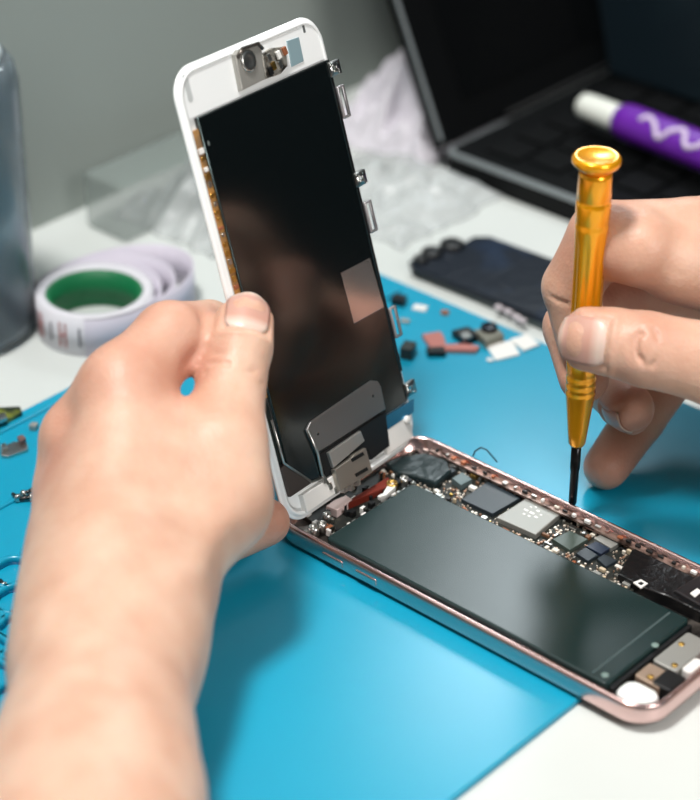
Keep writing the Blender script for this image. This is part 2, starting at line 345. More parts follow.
# copper flex down the left side
fl = MB().prism([(2.4, 40), (5.1, 40), (5.1, sv1-3), (2.4, sv1-3)], .0, .8).build('side_flex', mat('amber_flex', (214, 158, 88), .4, metal=.3, var=(.12, (150, 120, 90), .4, .62)), scr)
for k in range(30):
    v = 42+k*2.5+random.uniform(-.6, .6); MB().box((3.7, v, 1.1), (random.uniform(1.0, 2.2), random.uniform(.8, 1.9), .7), bev=.12, seg=1).build('contact', random.choice([GLD, GLD, SIL, SIL, COP, WHP]), fl)
MB().prism([(2.4, 14), (4.6, 14), (4.6, 40), (2.4, 40)], .0, .6).build('side_flex', MATS['rim_dark'], scr)
# top module with round button contact
def S2(a, b, w=1.0): return onscr(a, b, w)
mo = sp([(235, 55), (238, 50), (257, 44), (262, 48), (266, 79), (242, 91)], .0, 2.4, mat('module_light', (168, 166, 160), .4, metal=.5, bump=(.5, .3, .3)), 'button_module', .4)
q = S2(248, 61, 2.4); MB().lathe([(3.2, 0), (3.2, .5), (2.6, .8), (1.6, .5), (0, .5)], (q[0], q[1], 2.3), seg=24).build('round_contact', SIL, mo)
MB().tube([S2(236, 58, 2)+(2.6,), S2(240, 49, 2)+(2.8,), S2(256, 43.5, 2)+(2.8,), S2(261, 49, 2)+(2.6,)], .55, 6).build('module_clip', mat('clip_dark', (110, 104, 98), .3, metal=.9), mo)
m2 = sp([(262, 55), (272, 48), (286, 46), (288, 66), (281, 74), (266, 79)], .0, 2.0, mat('module_mixed', (186, 182, 172), .35, metal=.7, var=(.3, (70, 66, 60), .45, .6)), 'flex_connector', .3)
for a, b, m_ in ((268, 58, SIL), (273, 66, GLD), (278, 55, WHP), (279, 65, SIL), (284, 51, COP), (270, 71, BLK)):
    q = S2(a, b, 2); MB().box((q[0], q[1], 2.2), (1.6, 2.4, .9), bev=.2, rot=Z3(.2)).build('contact', m_, m2)
sp([(287, 41), (299, 37), (304, 61), (292, 67)], .8, 1.15, mat('sensor_film', (150, 176, 184), .3, metal=.3), 'sensor_film', .1)
q = S2(188, 88); MB().prism(rrect(q[0]-1, q[1]-4, q[0]+1, q[1]+4, .9), .8, .95).build('speaker_mark', mat('mark_grey', (186, 190, 190), .5), scr)
q = S2(304, 28); MB().prism(rrect(q[0]-.5, q[1]-1.4, q[0]+.5, q[1]+1.4, .3), .8, .92).build('tick_mark', mat('mark_dark', (90, 94, 94), .5), scr)
# metal tabs along the right side
def tab(a, b, full):
    q = S2(a, b, 1.0); u, v = W_+.2, q[1]
    if full:
        MB().sweep(rpath(u-2.6, v-2.3, u+2.6, v+2.3, .6, 3), [(-1.7, 1.4), (-1.7, 2.0), (0, 2.0), (0, 1.4)]).build('tab', SIL, scr)
    else:
        MB().sweep(rpath(u-1.4, v-5, u+2.0, v+5, .5, 3), [(-.7, 1.4), (-.7, 2.2), (0, 2.2), (0, 1.4)]).build('tab', mat('tab_dark', (176, 172, 174), .35, metal=.7), scr)
for a, b, f_ in ((333, 68, 1), (345, 100, 0), (359, 178, 1), (371, 215, 0), (393, 322, 0), (410, 387, 1)): tab(a, b, f_)
MB().prism([(W_-2.3, 24), (W_-1.0, 24), (W_-1.0, sv1), (W_-2.3, sv1)], 0, 1.5, bev=.2).build('side_strip', mat('strip_dark', (58, 58, 60), .3, metal=.9), scr)
# smear of dried glue at the upper corner
gl = MB()
for k in range(26):
    a, b = 200+random.gauss(0, 5), 140+random.gauss(0, 12); q = S2(a+ (b-140)*.28, b, 1.6); r = random.uniform(.3, .9)
    if q[0] < 6: continue
    gl.prism([(q[0]+r*random.uniform(.6, 1.3)*math.cos(t*PI/3), q[1]+1.4*r*random.uniform(.6, 1.3)*math.sin(t*PI/3)) for t in range(6)], 1.5, 1.56)
gl.build('glue_smear', mat('glue_grey', (108, 118, 116), .6), scr)
# ================================================================ precision screwdriver (stands vertical on the board)
YEL = mat('anodised_yellow', (255, 172, 8), .27, metal=.6, coat=.5)
tip = at(572, 510, 5.0); tipz = 5.4
drv = thing('precision_screwdriver', 'slim golden yellow precision screwdriver held upright on the circuit board by the right hand', 'screwdriver', (tip[0], tip[1], tipz))
hp = [(.0, 23.0), (2.0, 23.0), (2.6, 24.0), (3.0, 28), (3.6, 34.0), (4.3, 40.5), (4.4, 41.0), (4.5, 42), (4.2, 42.6), (4.5, 43.2), (4.5, 44.4), (4.2, 45), (4.5, 45.6),
      (4.5, 47.2), (4.2, 47.8), (4.5, 48.5), (4.7, 52), (4.5, 60), (4.4, 74), (4.6, 90), (4.8, 95), (4.9, 96.6), (4.7, 97.2), (4.9, 98), (5.0, 102.6), (4.9, 103.8), (4.6, 104.4), (4.9, 105), (4.7, 111.5), (4.6, 113)]
cap = [(4.4, 113), (4.8, 113.6), (6.4, 114.9), (6.9, 115.7), (6.9, 116.7), (6.4, 117.5), (5.8, 117.8), (5.2, 117.5), (0, 117.3)]
def flute(a, z): return 1-.075*(abs(math.sin(a*4))**3)*(1 if 50 < z < 94 else 0)
MB().lathe(hp, seg=64, flute=flute).build('handle', YEL, drv)
MB().lathe(cap, seg=48).build('swivel_cap', YEL, drv)
MB().lathe([(0, -.6), (.5, -.5), (.6, .8), (1.25, 2.5), (1.3, 14), (1.5, 15), (1.5, 23.4), (0, 23.4)], seg=24).build('blade', mat('blade_steel', (44, 44, 46), .3, metal=.9), drv)

# ================================================================ hands: rounded-cone field, surface nets
def rcone(P, a, b, r1, r2):
    a = np.array(a); b = np.array(b); ba = b-a; l2 = ba @ ba; h = np.clip(((P-a) @ ba)/l2, 0, 1); d = P-a-h[..., None]*ba
    return np.sqrt((d*d).sum(-1))-(r1+(r2-r1)*h)
def smin(a, b, k):
    if k <= 0: return np.minimum(a, b)
    h = np.clip(.5+.5*(b-a)/k, 0, 1); return b+(a-b)*h-k*h*(1-h)
def chain(F, G, pts, k):                  # pts [(x,y,z,r)], smooth chain written into field F over grid G
    out = None
    for p, q in zip(pts, pts[1:]):
        d = rcone(G, p[:3], q[:3], p[3], q[3]); out = d if out is None else smin(out, d, k)
    return out
def hand_field(G, spec):
    F = None
    for grp, k in spec:
        g = None
        for pts, kk in grp:
            d = chain(None, G, pts, 1.5); g = d if g is None else smin(g, d, kk)
        F = g if F is None else smin(F, g, k)
    return F
def surface_nets(F, lo, h):
    s = F < 0; nx, ny, nz = F.shape
    corners = [(i, j, k) for i in (0, 1) for j in (0, 1) for k in (0, 1)]
    cnt = sum(s[i:nx-1+i, j:ny-1+j, k:nz-1+k].astype(np.int8) for i, j, k in corners)
    act = (cnt > 0) & (cnt < 8); idx = -np.ones(act.shape, int); cells = np.argwhere(act); idx[act] = np.arange(len(cells))
    acc = np.zeros((len(cells), 3)); n = np.zeros(len(cells))
    c0, c1, c2 = cells.T
    for ax in range(3):
        e = np.eye(3, dtype=int)[ax]
        for i, j, k in corners:
            if (i, j, k)[ax]: continue
            fa = F[c0+i, c1+j, c2+k]; fb = F[c0+i+e[0], c1+j+e[1], c2+k+e[2]]
            m = (fa < 0) != (fb < 0); t = np.where(m, fa/np.where(m, fa-fb, 1), 0)
            p = np.stack([i+e[0]*t, j+e[1]*t, k+e[2]*t], 1); acc[m] += p[m]; n[m] += 1
    V = lo+h*(cells+acc/n[:, None]); faces = []
    for ax in range(3):
        e = np.eye(3, dtype=int)[ax]; a = s[:nx-e[0], :ny-e[1], :nz-e[2]]; b = s[e[0]:, e[1]:, e[2]:]
        cr = np.argwhere(a != b); cr = cr[(cr > 0).all(1) | True]
        u, v = [(1, 2), (2, 0), (0, 1)][ax]; eu = np.eye(3, dtype=int)[u]; ev = np.eye(3, dtype=int)[v]
        ok = (cr[:, u] > 0) & (cr[:, v] > 0) & (cr[:, 0] < nx-1) & (cr[:, 1] < ny-1) & (cr[:, 2] < nz-1); cr = cr[ok]
        q = [idx[tuple((cr-o).T)] for o in (0*eu, eu, eu+ev, ev)]; q = np.stack(q, 1)
        fl = a[tuple(cr.T)]; q[~fl] = q[~fl][:, ::-1]; faces.append(q)
    return V, np.concatenate(faces)
def make_hand(name, label, spec, h, nails, creases, skin, nailm, blush_shade, veins=()):
    allp = np.array([p for grp, k in spec for pts, kk in grp for p in pts])
    lo = (allp[:, :3]-allp[:, 3:4]).min(0)-4; hi = (allp[:, :3]+allp[:, 3:4]).max(0)+4
    N = np.ceil((hi-lo)/h).astype(int)
    F = np.empty(N, np.float32); ys = lo[1]+h*np.arange(N[1]); zs = lo[2]+h*np.arange(N[2])
    for i0 in range(0, N[0], 24):
        xs = lo[0]+h*np.arange(i0, min(i0+24, N[0])); G = np.stack(np.meshgrid(xs, ys, zs, indexing='ij'), -1)
        F[i0:i0+len(xs)] = hand_field(G, spec)
    V, Q = surface_nets(F, lo, h)
    # relax a little, then normals
    def normals(V):
        n = np.zeros_like(V); fn = np.cross(V[Q[:, 2]]-V[Q[:, 0]], V[Q[:, 3]]-V[Q[:, 1]])
        for k in range(4): np.add.at(n, Q[:, k], fn)
        return n/np.maximum(np.linalg.norm(n, axis=1, keepdims=True), 1e-9)
    E_ = np.concatenate([Q[:, [0, 1]], Q[:, [1, 2]], Q[:, [2, 3]], Q[:, [3, 0]]])
    deg = np.bincount(E_[:, 0], minlength=len(V))[:, None]
    for it in range(3):
        A = np.zeros_like(V); np.add.at(A, E_[:, 0], V[E_[:, 1]]); V = V*.5+.5*A/np.maximum(deg, 1)
    t_ = bpy.data.meshes.new('t'); t_.from_pydata(V.tolist(), [], Q.tolist()); to = bpy.data.objects.new('t', t_); C.objects.link(to)
    ss = to.modifiers.new('s', 'SUBSURF'); ss.levels = 1; ss.render_levels = 1; ev = to.evaluated_get(bpy.context.evaluated_depsgraph_get()); m2 = ev.to_mesh()
    V = np.empty(len(m2.vertices)*3); m2.vertices.foreach_get('co', V); V = V.reshape(-1, 3).astype(float)
    Q = np.empty(len(m2.loops), np.int32); m2.loops.foreach_get('vertex_index', Q); Q = Q.reshape(-1, 4).astype(int)
    ev.to_mesh_clear(); bpy.data.objects.remove(to); bpy.data.meshes.remove(t_)
    n = normals(V)
    if (((V-V.mean(0))*n).sum(1)).mean() < 0: n = -n; Q = Q[:, ::-1]
    disp = np.zeros(len(V))
    for pts, w, dpt in creases:            # grooves (dpt>0) and tendons / veins (dpt<0) along short surface lines
        pts = [np.array(p) for p in pts]; best = np.full(len(V), 1e9)
        for a, b in zip(pts, pts[1:]):
            ba = b-a; t = np.clip(((V-a) @ ba)/(ba @ ba), 0, 1); best = np.minimum(best, ((V-a-t[:, None]*ba)**2).sum(1))
        disp -= dpt*np.exp(-best/(w*w))
    # nail beds
    for c, ax, nn, wd, ln, off in nails:
        sd = np.cross(ax, nn); r = V-c; u = (r @ sd)/(wd/2); v = (r @ ax-off)/(ln/2); m = (r @ nn) > 0
        e = np.maximum(np.abs(u), np.abs(v)); disp -= np.where(m, .55*np.clip((1.12-e)/.16, 0, 1), 0)
        disp += np.where(m, .35*np.exp(-((e-1.22)/.14)**2)*(v < .9), 0)
    V = V+n*disp[:, None]
    me = bpy.data.meshes.new(name); me.from_pydata((V*MM).tolist(), [], Q.tolist()); me.update()
    for p in me.polygons: p.use_smooth = True
    col = np.zeros(len(V))
    for c, r in blush_shade: col = np.maximum(col, np.exp(-((V-np.array(c))**2).sum(1)/(r*r)))
    at_ = me.attributes.new('blush_shade', 'FLOAT', 'POINT'); at_.data.foreach_set('value', col.astype(np.float32))
    me.materials.append(skin); o = bpy.data.objects.new(name, me); C.objects.link(o); tag(o, label, 'hand')
    bv = BVHTree.FromPolygons([Vector(v) for v in V], Q.tolist())
    for c, ax, nn, wd, ln, off in nails:
        ax = ax/np.linalg.norm(ax); sd = np.cross(ax, nn); bm = bmesh.new(); nu, nv = 15, 15; g = []
        for j in range(nv):
            row = []
            for i in range(nu):
                u = 2*i/(nu-1)-1; v = 2*j/(nv-1)-1
                # superellipse: rounded at the cuticle and at the free end
                sc = (1-max(0, -v-.35)**2*.75)*(1-max(0, v-.5)**2*.8); uu = u*wd/2*sc; vv = off+v*ln/2+(1-u*u)*(.0 if v < 0 else .06*ln*v)
                org = c+ax*vv+sd*uu+nn*16
                hit = bv.ray_cast(Vector(org), Vector(-nn))
                base = np.array(hit[0]) if hit[0] is not None and hit[3] < 26 else c+ax*vv+sd*uu+nn*(np.sqrt(max(.1, 64-uu*uu)))
                row.append(base)
            g.append(row)
        g = np.array(g)
        # smooth the height over the bed so the plate is a clean arch
        H = ((g-c) @ nn); Hs = H.copy()
        for it in range(12):
            P_ = np.pad(Hs, 1, mode='edge'); Hs = (P_[1:-1, :-2]+P_[1:-1, 2:]+P_[:-2, 1:-1]+P_[2:, 1:-1]+Hs*2)/6
        vs = []
        for j in range(nv):
            row = []
            for i in range(nu):
                u = abs(2*i/(nu-1)-1); v = 2*j/(nv-1)-1
                lift = .42-.5*max(0, u-.8)/.2-.4*max(0, -v-.8)/.2
                row.append(bm.verts.new(Vector((g[j, i]+nn*(Hs[j, i]-H[j, i]+lift)))*MM))
            vs.append(row)
        for j in range(nv-1):
            for i in range(nu-1): f = bm.faces.new([vs[j][i], vs[j][i+1], vs[j+1][i+1], vs[j+1][i]]); f.smooth = True
        bmesh.ops.recalc_face_normals(bm, faces=bm.faces)
        nm = bpy.data.meshes.new('fingernail'); bm.to_mesh(nm); bm.free()
        tcol = nm.attributes.new('along', 'FLOAT', 'POINT'); tcol.data.foreach_set('value', np.repeat(np.linspace(0, 1, nv), nu).astype(np.float32))
        if nm.polygons[len(nm.polygons)//2].normal.dot(Vector(nn)) < 0: nm.flip_normals()
        nm.materials.append(nailm); no = bpy.data.objects.new('fingernail', nm); C.objects.link(no); no.parent = o
        sm = no.modifiers.new('thick', 'SOLIDIFY'); sm.thickness = .4*MM; sm.offset = -1
    # origin at base centre
    return o
def skin_mat(name, base, red, pale):
    m = bpy.data.materials.new(name); m.use_nodes = True; nt = m.node_tree; N = nt.nodes; b = N['Principled BSDF']; L = nt.links.new
    b.inputs['Roughness'].default_value = .46; b.inputs['Specular IOR Level'].default_value = .4
    b.inputs['Subsurface Weight'].default_value = .18; b.inputs['Subsurface Scale'].default_value = .003; b.inputs['Subsurface Radius'].default_value = (1, .3, .15)
    tc = N.new('ShaderNodeTexCoord'); n1 = N.new('ShaderNodeTexNoise'); n1.inputs['Scale'].default_value = 70; n1.inputs['Detail'].default_value = 6
    r1 = N.new('ShaderNodeMapRange'); r1.inputs[1].default_value = .35; r1.inputs[2].default_value = .7
    x1 = N.new('ShaderNodeMix'); x1.data_type = 'RGBA'; x1.inputs[6].default_value = srgb(base); x1.inputs[7].default_value = srgb(pale)
    at_ = N.new('ShaderNodeAttribute'); at_.attribute_name = 'blush_shade'
    x2 = N.new('ShaderNodeMix'); x2.data_type = 'RGBA'; x2.inputs[7].default_value = srgb(red)
    ml = N.new('ShaderNodeMath'); ml.operation = 'MULTIPLY'; ml.inputs[1].default_value = .55
    L(tc.outputs['Object'], n1.inputs['Vector']); L(n1.outputs['Fac'], r1.inputs[0]); L(r1.outputs[0], x1.inputs[0])
    L(x1.outputs[2], x2.inputs[6]); L(at_.outputs['Fac'], ml.inputs[0]); L(ml.outputs[0], x2.inputs[0]); L(x2.outputs[2], b.inputs['Base Color'])
    v = N.new('ShaderNodeTexVoronoi'); v.inputs['Scale'].default_value = 900; n2 = N.new('ShaderNodeTexNoise'); n2.inputs['Scale'].default_value = 260; n2.inputs['Detail'].default_value = 5
    ad = N.new('ShaderNodeMath'); ad.operation = 'ADD'; L(tc.outputs['Object'], v.inputs['Vector']); L(tc.outputs['Object'], n2.inputs['Vector'])
    L(v.outputs['Distance'], ad.inputs[0]); L(n2.outputs['Fac'], ad.inputs[1])
    bp = N.new('ShaderNodeBump'); bp.inputs['Strength'].default_value = .28; bp.inputs['Distance'].default_value = .0003
    L(ad.outputs[0], bp.inputs['Height']); L(bp.outputs[0], b.inputs['Normal']); return m
SK = skin_mat('skin', (202, 158, 135), (180, 102, 82), (216, 180, 158))
def nail_mat():
    m = bpy.data.materials.new('nail'); m.use_nodes = True; nt = m.node_tree; N = nt.nodes; b = N['Principled BSDF']; L = nt.links.new
    a = N.new('ShaderNodeAttribute'); a.attribute_name = 'along'; r = N.new('ShaderNodeValToRGB'); e = r.color_ramp.elements
    e[0].position = 0; e[0].color = srgb((214, 184, 170)); e[1].position = 1; e[1].color = srgb((222, 200, 186))
    for p, c in ((.2, (216, 188, 174)), (.4, (196, 148, 132)), (.9, (194, 150, 136)), (.97, (210, 180, 164))):
        k = r.color_ramp.elements.new(p); k.color = srgb(c)
    L(a.outputs['Fac'], r.inputs[0]); L(r.outputs[0], b.inputs['Base Color']); b.inputs['Roughness'].default_value = .36
    b.inputs['Subsurface Weight'].default_value = .1; b.inputs['Subsurface Scale'].default_value = .002; return m
NL = nail_mat()
def J(x, y, d, r): p = deep(x, y, d); return (p[0], p[1], p[2], r)
def Wp(x, y, z, r): return (x, y, z, r)
def unit(v): v = np.array(v, float); return v/np.linalg.norm(v)
TOCAM = -CR[2]; RIGHT = CR[0]; UP = -CR[1]
def v3(j): return np.array(j[:3])
# ---- left hand gripping the screen
l = dict(
 wr=J(106, 655, 553, 20.5), wr2=J(124, 598, 564, 18.5), fa=J(90, 800, 504, 27),
 im=J(124, 388, 594, 11.0), ip=J(170, 338, 606, 10.4), idp=J(209, 330, 626, 8.6), it=J(236, 350, 641, 7.6),
 mm=J(82, 438, 600, 10.3), mp=J(110, 440, 636, 9.2), md=J(190, 440, 652, 8.5), mt=J(235, 440, 652, 7.5),
 rm=J(77, 492, 598, 10.2), rp=J(92, 500, 632, 9.2), rd=J(170, 505, 640, 8.5), rt=J(240, 490, 650, 7.5),
 pm=J(76, 550, 592, 10.4), pp=J(112, 558, 611, 9), pd=J(200, 548, 621, 7.8), pt=J(266, 522, 634, 7.2),
 tc=J(158, 572, 574, 13.5), tm=J(214, 500, 588, 13.2), tq=J(222, 445, 592, 11.8), ti=J(232, 382, 602, 9.5), td=J(241, 348, 605, 8.8), tt=J(245.5, 320, 608.5, 7.8))
fd = unit(v3(l['fa'])-v3(l['wr'])); ext = v3(l['fa'])+np.array([fd[0]*.9, fd[1]*.9, .02])*170
l['ex'] = (ext[0], ext[1], max(ext[2], 42), 38)
for k in ('it', 'mt', 'rt', 'tt', 'td', 'pt', 'idp', 'md'): print('screen dist', k, round(float((v3(l[k])-SO) @ SR[:, 2]), 1), 'z', round(l[k][2], 1))
for k in ('wr', 'fa', 'ex', 'pm', 'pd'): print(k, [round(float(c), 1) for c in l[k]])
spec = [
 ([([l['ex'], l['fa'], l['wr'], l['wr2']], 6), ([l['wr2'], l['im']], 12), ([l['wr2'], l['mm']], 12), ([l['wr'], l['rm']], 12), ([l['wr'], l['pm']], 12),
   ([l['im'], l['mm'], l['rm'], l['pm']], 5), ([l['wr2'], l['tc'], l['tm'], l['tq']], 12), ([l['tm'], J(150, 462, 592, 14)], 12)], 0),
 ([([l['tq'], l['ti'], l['td'], l['tt']], 2)], 4),
 ([([l['im'], l['ip'], l['idp'], l['it']], 2)], 5),
 ([([l['mm'], l['mp'], l['md'], l['mt']], 2)], 3),
 ([([l['rm'], l['rp'], l['rd'], l['rt']], 2)], 3),
 ([([l['pm'], l['pp'], l['pd'], l['pt']], 2)], 3)]
tax = unit(v3(l['tt'])-v3(l['td'])); tn = unit(TOCAM+.12*RIGHT); tn = unit(tn-tax*(tn @ tax))
nails = [(v3(l['tt']), tax, tn, 12.6, 12.5, -.6)]
def S3(x, y, d): return deep(x, y, d)
cr = [([S3(205, 362, 596), S3(228, 364, 594)], 1.0, .7), ([S3(205, 372, 596), S3(232, 376, 594), S3(258, 370, 595)], 1.1, .5), ([S3(206, 352, 597), S3(226, 354, 596)], .9, .45), ([S3(240, 392, 593), S3(262, 384, 597)], .9, .35),
      ([S3(64, 410, 590), S3(88, 440, 586), S3(112, 500, 578)], 5, 1.7), ([S3(40, 462, 592), S3(70, 468, 586), S3(105, 520, 574)], 5, 1.5), ([S3(36, 520, 590), S3(75, 524, 580)], 4.5, 1.2),
      ([S3(205, 315, 604), S3(200, 350, 600), S3(190, 366, 596)], 2.2, .9), ([S3(150, 330, 596), S3(158, 350, 593)], .9, .3), ([S3(160, 326, 597), S3(170, 350, 593)], .9, .3),
      ([S3(214, 382, 592), S3(240, 386, 591)], .7, .3),
      ([S3(150, 600, 545), S3(200, 560, 556), S3(225, 520, 570)], 5, -1.2), ([S3(105, 560, 558), S3(110, 440, 580)], 4, -1.0), ([S3(85, 560, 560), S3(78, 460, 585)], 4, -.9),
      ([S3(140, 560, 555), S3(180, 480, 575)], 6, 1.2)]
blush_shade = [(J(192, 362, 598, 1)[:3], 9), (J(204, 330, 612, 1)[:3], 8), (J(60, 470, 588, 1)[:3], 16), (J(45, 540, 590, 1)[:3], 16), (l['tt'][:3], 7), (l['ip'][:3], 14), (l['im'][:3], 17), (l['mm'][:3], 18), (l['pt'][:3], 12), (l['rm'][:3], 16), (l['pm'][:3], 17)]  # skin redness, plus brown shade of the hand's left side painted into the colour
make_hand('hand', 'left hand and bare forearm gripping the raised phone screen between thumb and fingers', spec, 1.25, nails, cr, SK, NL, blush_shade)
# ---- right hand holding the screwdriver
pk = at(606, 467, 9.3)
r = dict(
 tt=J(589, 339, 610.5, 9.0), td=J(612, 342, 609, 9.6), ti=J(645, 349, 607, 10.6), tm=J(705, 362, 606, 11.2), tq=J(765, 385, 610, 14), tc=J(850, 395, 618, 18),
 im=J(748, 240, 634, 13.5), ix=J(690, 240, 628, 12.3), ip=J(603, 236, 622, 10.2), idp=J(571, 287, 631, 8.5), it=J(582, 340, 636, 7.6),
 mm=J(752, 290, 652, 13), mp=J(612, 282, 652, 9.8), md=J(571, 327, 650, 8.4), mt=J(584, 378, 644, 7.6),
 rm=J(762, 318, 668, 12.5), rp=J(650, 325, 684, 9.4), rd=J(612, 388, 672, 8.3), rt=J(629, 409, 656, 7.8),
 pm=J(775, 345, 682, 12), pp=J(676, 366, 688, 8.6), pd=J(640, 418, 680, 8.0), pt=(pk[0], pk[1], pk[2], 7.2),
 wr=J(930, 350, 640, 23), wr2=J(880, 330, 645, 22))
w0 = v3(r['wr']); r['fa'] = Wp(*(w0+np.array([90, 20, 6])), 28); r['ex'] = Wp(*(w0+np.array([200, 40, 14])), 36)
print('right', {k: [round(float(c), 1) for c in v] for k, v in r.items()})
spec = [
 ([([r['ex'], r['fa'], r['wr'], r['wr2']], 6), ([r['wr2'], r['im']], 12), ([r['wr2'], r['mm']], 12), ([r['wr2'], r['rm']], 12), ([r['wr'], r['pm']], 12),
   ([r['im'], r['mm'], r['rm'], r['pm']], 8), ([r['wr'], r['tc'], r['tq']], 12), ([r['tc'], r['im']], 16)], 0),
 ([([r['tq'], r['tm'], r['ti'], r['td'], r['tt']], 2)], 4),
 ([([r['im'], r['ix'], r['ip'], r['idp'], r['it']], 2), ([J(624, 246, 618, 10.6), J(641, 249, 617, 11.2)], 3), ([J(678, 262, 621, 12.2), J(706, 268, 623, 12.6)], 3)], 2.5),
 ([([r['mm'], r['mp'], r['md'], r['mt']], 2)], 1.2),
 ([([r['rm'], r['rp'], r['rd'], r['rt']], 2)], 1.2),
 ([([r['pm'], r['pp'], r['pd'], r['pt']], 2)], 1.2)]
tax = unit(v3(r['tt'])-v3(r['td'])); tn = unit(TOCAM-.12*UP-.25*RIGHT); tn = unit(tn-tax*(tn @ tax))
rax = unit(v3(r['rt'])-v3(r['rd'])); rn = unit(-UP*.8-RIGHT*.75+TOCAM*.2); rn = unit(rn-rax*(rn @ rax))
nails = [(v3(r['tt']), tax, tn, 13.6, 13.5, .3), (v3(r['rt']), rax, rn, 10, 10, .5)]
def arc(cx, cy, rx, ry, d, a0, a1, n=7): return [S3(cx+rx*math.cos(math.radians(a0+(a1-a0)*i/n)), cy+ry*math.sin(math.radians(a0+(a1-a0)*i/n)), d) for i in range(n+1)]
cr = [(arc(638, 345, 9, 24, 597, 120, 250), .9, .75), (arc(645, 345, 8, 20, 597, 100, 260), .9, .7), (arc(648, 346, 10, 22, 597, -70, 60), .9, .7), (arc(640, 346, 5, 14, 597, 60, 300), .8, .6),
      ([S3(666, 240, 613), S3(659, 262, 611), S3(655, 284, 618)], 1.6, 1.5), ([S3(659, 262, 611), S3(680, 272, 611)], 1.2, .4), ([S3(548, 262, 620), S3(568, 268, 616)], .9, .6), ([S3(545, 296, 626), S3(566, 304, 624)], .9, .6), ([S3(550, 270, 620), S3(568, 276, 616)], .8, .4)]
blush_shade = [(r['tt'][:3], 9), (r['ti'][:3], 11), (r['ip'][:3], 14), (r['ix'][:3], 12), (r['rt'][:3], 13), (r['pt'][:3], 14), (r['mp'][:3], 22), (r['rp'][:3], 22), (r['pp'][:3], 18), (r['mt'][:3], 12)]
make_hand('hand', 'right hand with bent thumb and fingers holding the golden yellow screwdriver upright', spec, 1.25, nails, cr, SK, NL, blush_shade)
# ================================================================ background things
# laptop
LBK = mat('laptop_black', (4, 5, 6), .5, spec=.18); LSL = mat('laptop_edge', (150, 156, 158), .35, metal=.6)
hx, hy, th_ = -125, 231, 10.4; LW, LD, LH = 330, 262, 168; tl = math.radians(25)
lap = thing('laptop', 'open black laptop with a thin silver edge standing by the back wall', 'laptop', (hx, hy, 0))
lxf = lambda p: (p[0]-hx, p[1]-hy, p[2])
MB().prism(rrect(hx, hy, hx+LD, hy+LW, 5), .3, th_-1.6, bev=.4).build('base', LBK, lap, xf=lxf)
MB().prism(rrect(hx+.2, hy+.2, hx+LD-.2, hy+LW-.2, 5), th_-1.6, th_, bev=.5).build('silver_edge', LSL, lap, xf=lxf)
deck = MB().prism(rrect(hx+2, hy+2.4, hx+LD-2, hy+LW-2.4, 4), th_, th_+.25).build('deck', LBK, lap, xf=lxf)
kp = MB().box((0, 0, 0), (15.5, 15.5, 1.6), bev=.6); kp = kp.build('key', mat('key_black', (7, 8, 9), .6, spec=.15), deck); kfirst = True
for i in range(5):
    for j in range(12):
        k = kp if kfirst else kp.copy()
        if not kfirst: C.objects.link(k); k.parent = deck
        kfirst = False; k.location = Vector((22+i*18.5, 18+j*18.5+i*3, th_+1.0))*MM
ld = Matrix.Rotation(-tl, 3, 'Y')
def lid(p):   # p=(thickness, along width, up)
    v = ld @ Vector((p[0], 0, p[2])); return (v.x, p[1], v.z+th_+.5)
MB().box((-3, LW/2, LH/2), (5, LW, LH), bev=1.6).build('lid', LBK, lap, xf=lid)
MB().box((-.6, 1.2, LH/2), (1.6, 1.6, LH-6), bev=.5).build('lid_edge', LSL, lap, xf=lid)
MB().tube([(1.0, 40, 1.5), (1.0, 290, 1.5)], 1.4, 12).build('hinge', LBK, lap, xf=lid)
dsp = MB().box((-.3, LW/2+5, LH/2+4), (.8, LW-30, LH-22), bev=.2).build('display', mat('display_black', (3, 4, 5), .4, spec=.2), lap, xf=lid)
# dark glass slab standing on the laptop
pz = th_+2.2; q0 = at(613, 72, pz); dirx = np.array([1, 0, 0]); 
slab = MB().box((60, 0, 40), (120, 6, 80), bev=2)
so_ = slab.build('tablet', mat('tablet_glass', (14, 24, 30), .3, coat=.2, var=(.02, (26, 38, 44), .5, .8)), None, xf=lambda p: (p[0]-.42*p[2]*.9+q0[0], p[1]+q0[1]+.12*p[2], p[2]+pz))
centre(so_); tag(so_, 'dark blue-grey glass tablet standing on the laptop keyboard behind the purple marker', 'tablet')
# purple marker lying over the keyboard
m0 = at(581, 104, 24); m1 = at(706, 153, 24); ax_ = unit(m1-m0)
mk = thing('marker', 'purple marker with a white cap lying across the laptop keyboard', 'marker', (m0[0], m0[1], m0[2]))
mr = Vector((0, 0, 1)).rotation_difference(Vector(ax_)).to_matrix()
MB().lathe([(0, 0), (3.9, .2), (4.9, 1.4), (5.2, 4), (5.6, 17), (5.6, 20), (4.8, 20.4)], rot=mr, seg=32).build('cap', mat('cap_offwhite', (214, 216, 208), .45), mk)
MB().lathe([(4.6, 19.5), (5.8, 20), (7.0, 22.5), (7.4, 26), (7.4, 104), (6.5, 106), (0, 106)], rot=mr, seg=40).build('barrel', mat('marker_purple', (98, 30, 150), .35), mk)
pr_ = MB(); up_ = np.cross(ax_, np.cross(np.array(TOCAM), ax_)); up_ = unit(TOCAM-ax_*(TOCAM @ ax_)); sd_ = np.cross(up_, ax_)
zz = []
for k in range(60):
    t = k/59; s_ = 34+t*62; a_ = .1+.42*math.sin(t*26)+.08*math.sin(t*61); zz.append(tuple(ax_*s_+7.5*(up_*math.cos(a_)+sd_*math.sin(a_))))
pr_.tube(zz, 1.1, 6).build('lettering', mat('lettering_pale', (206, 190, 214), .5), mk)
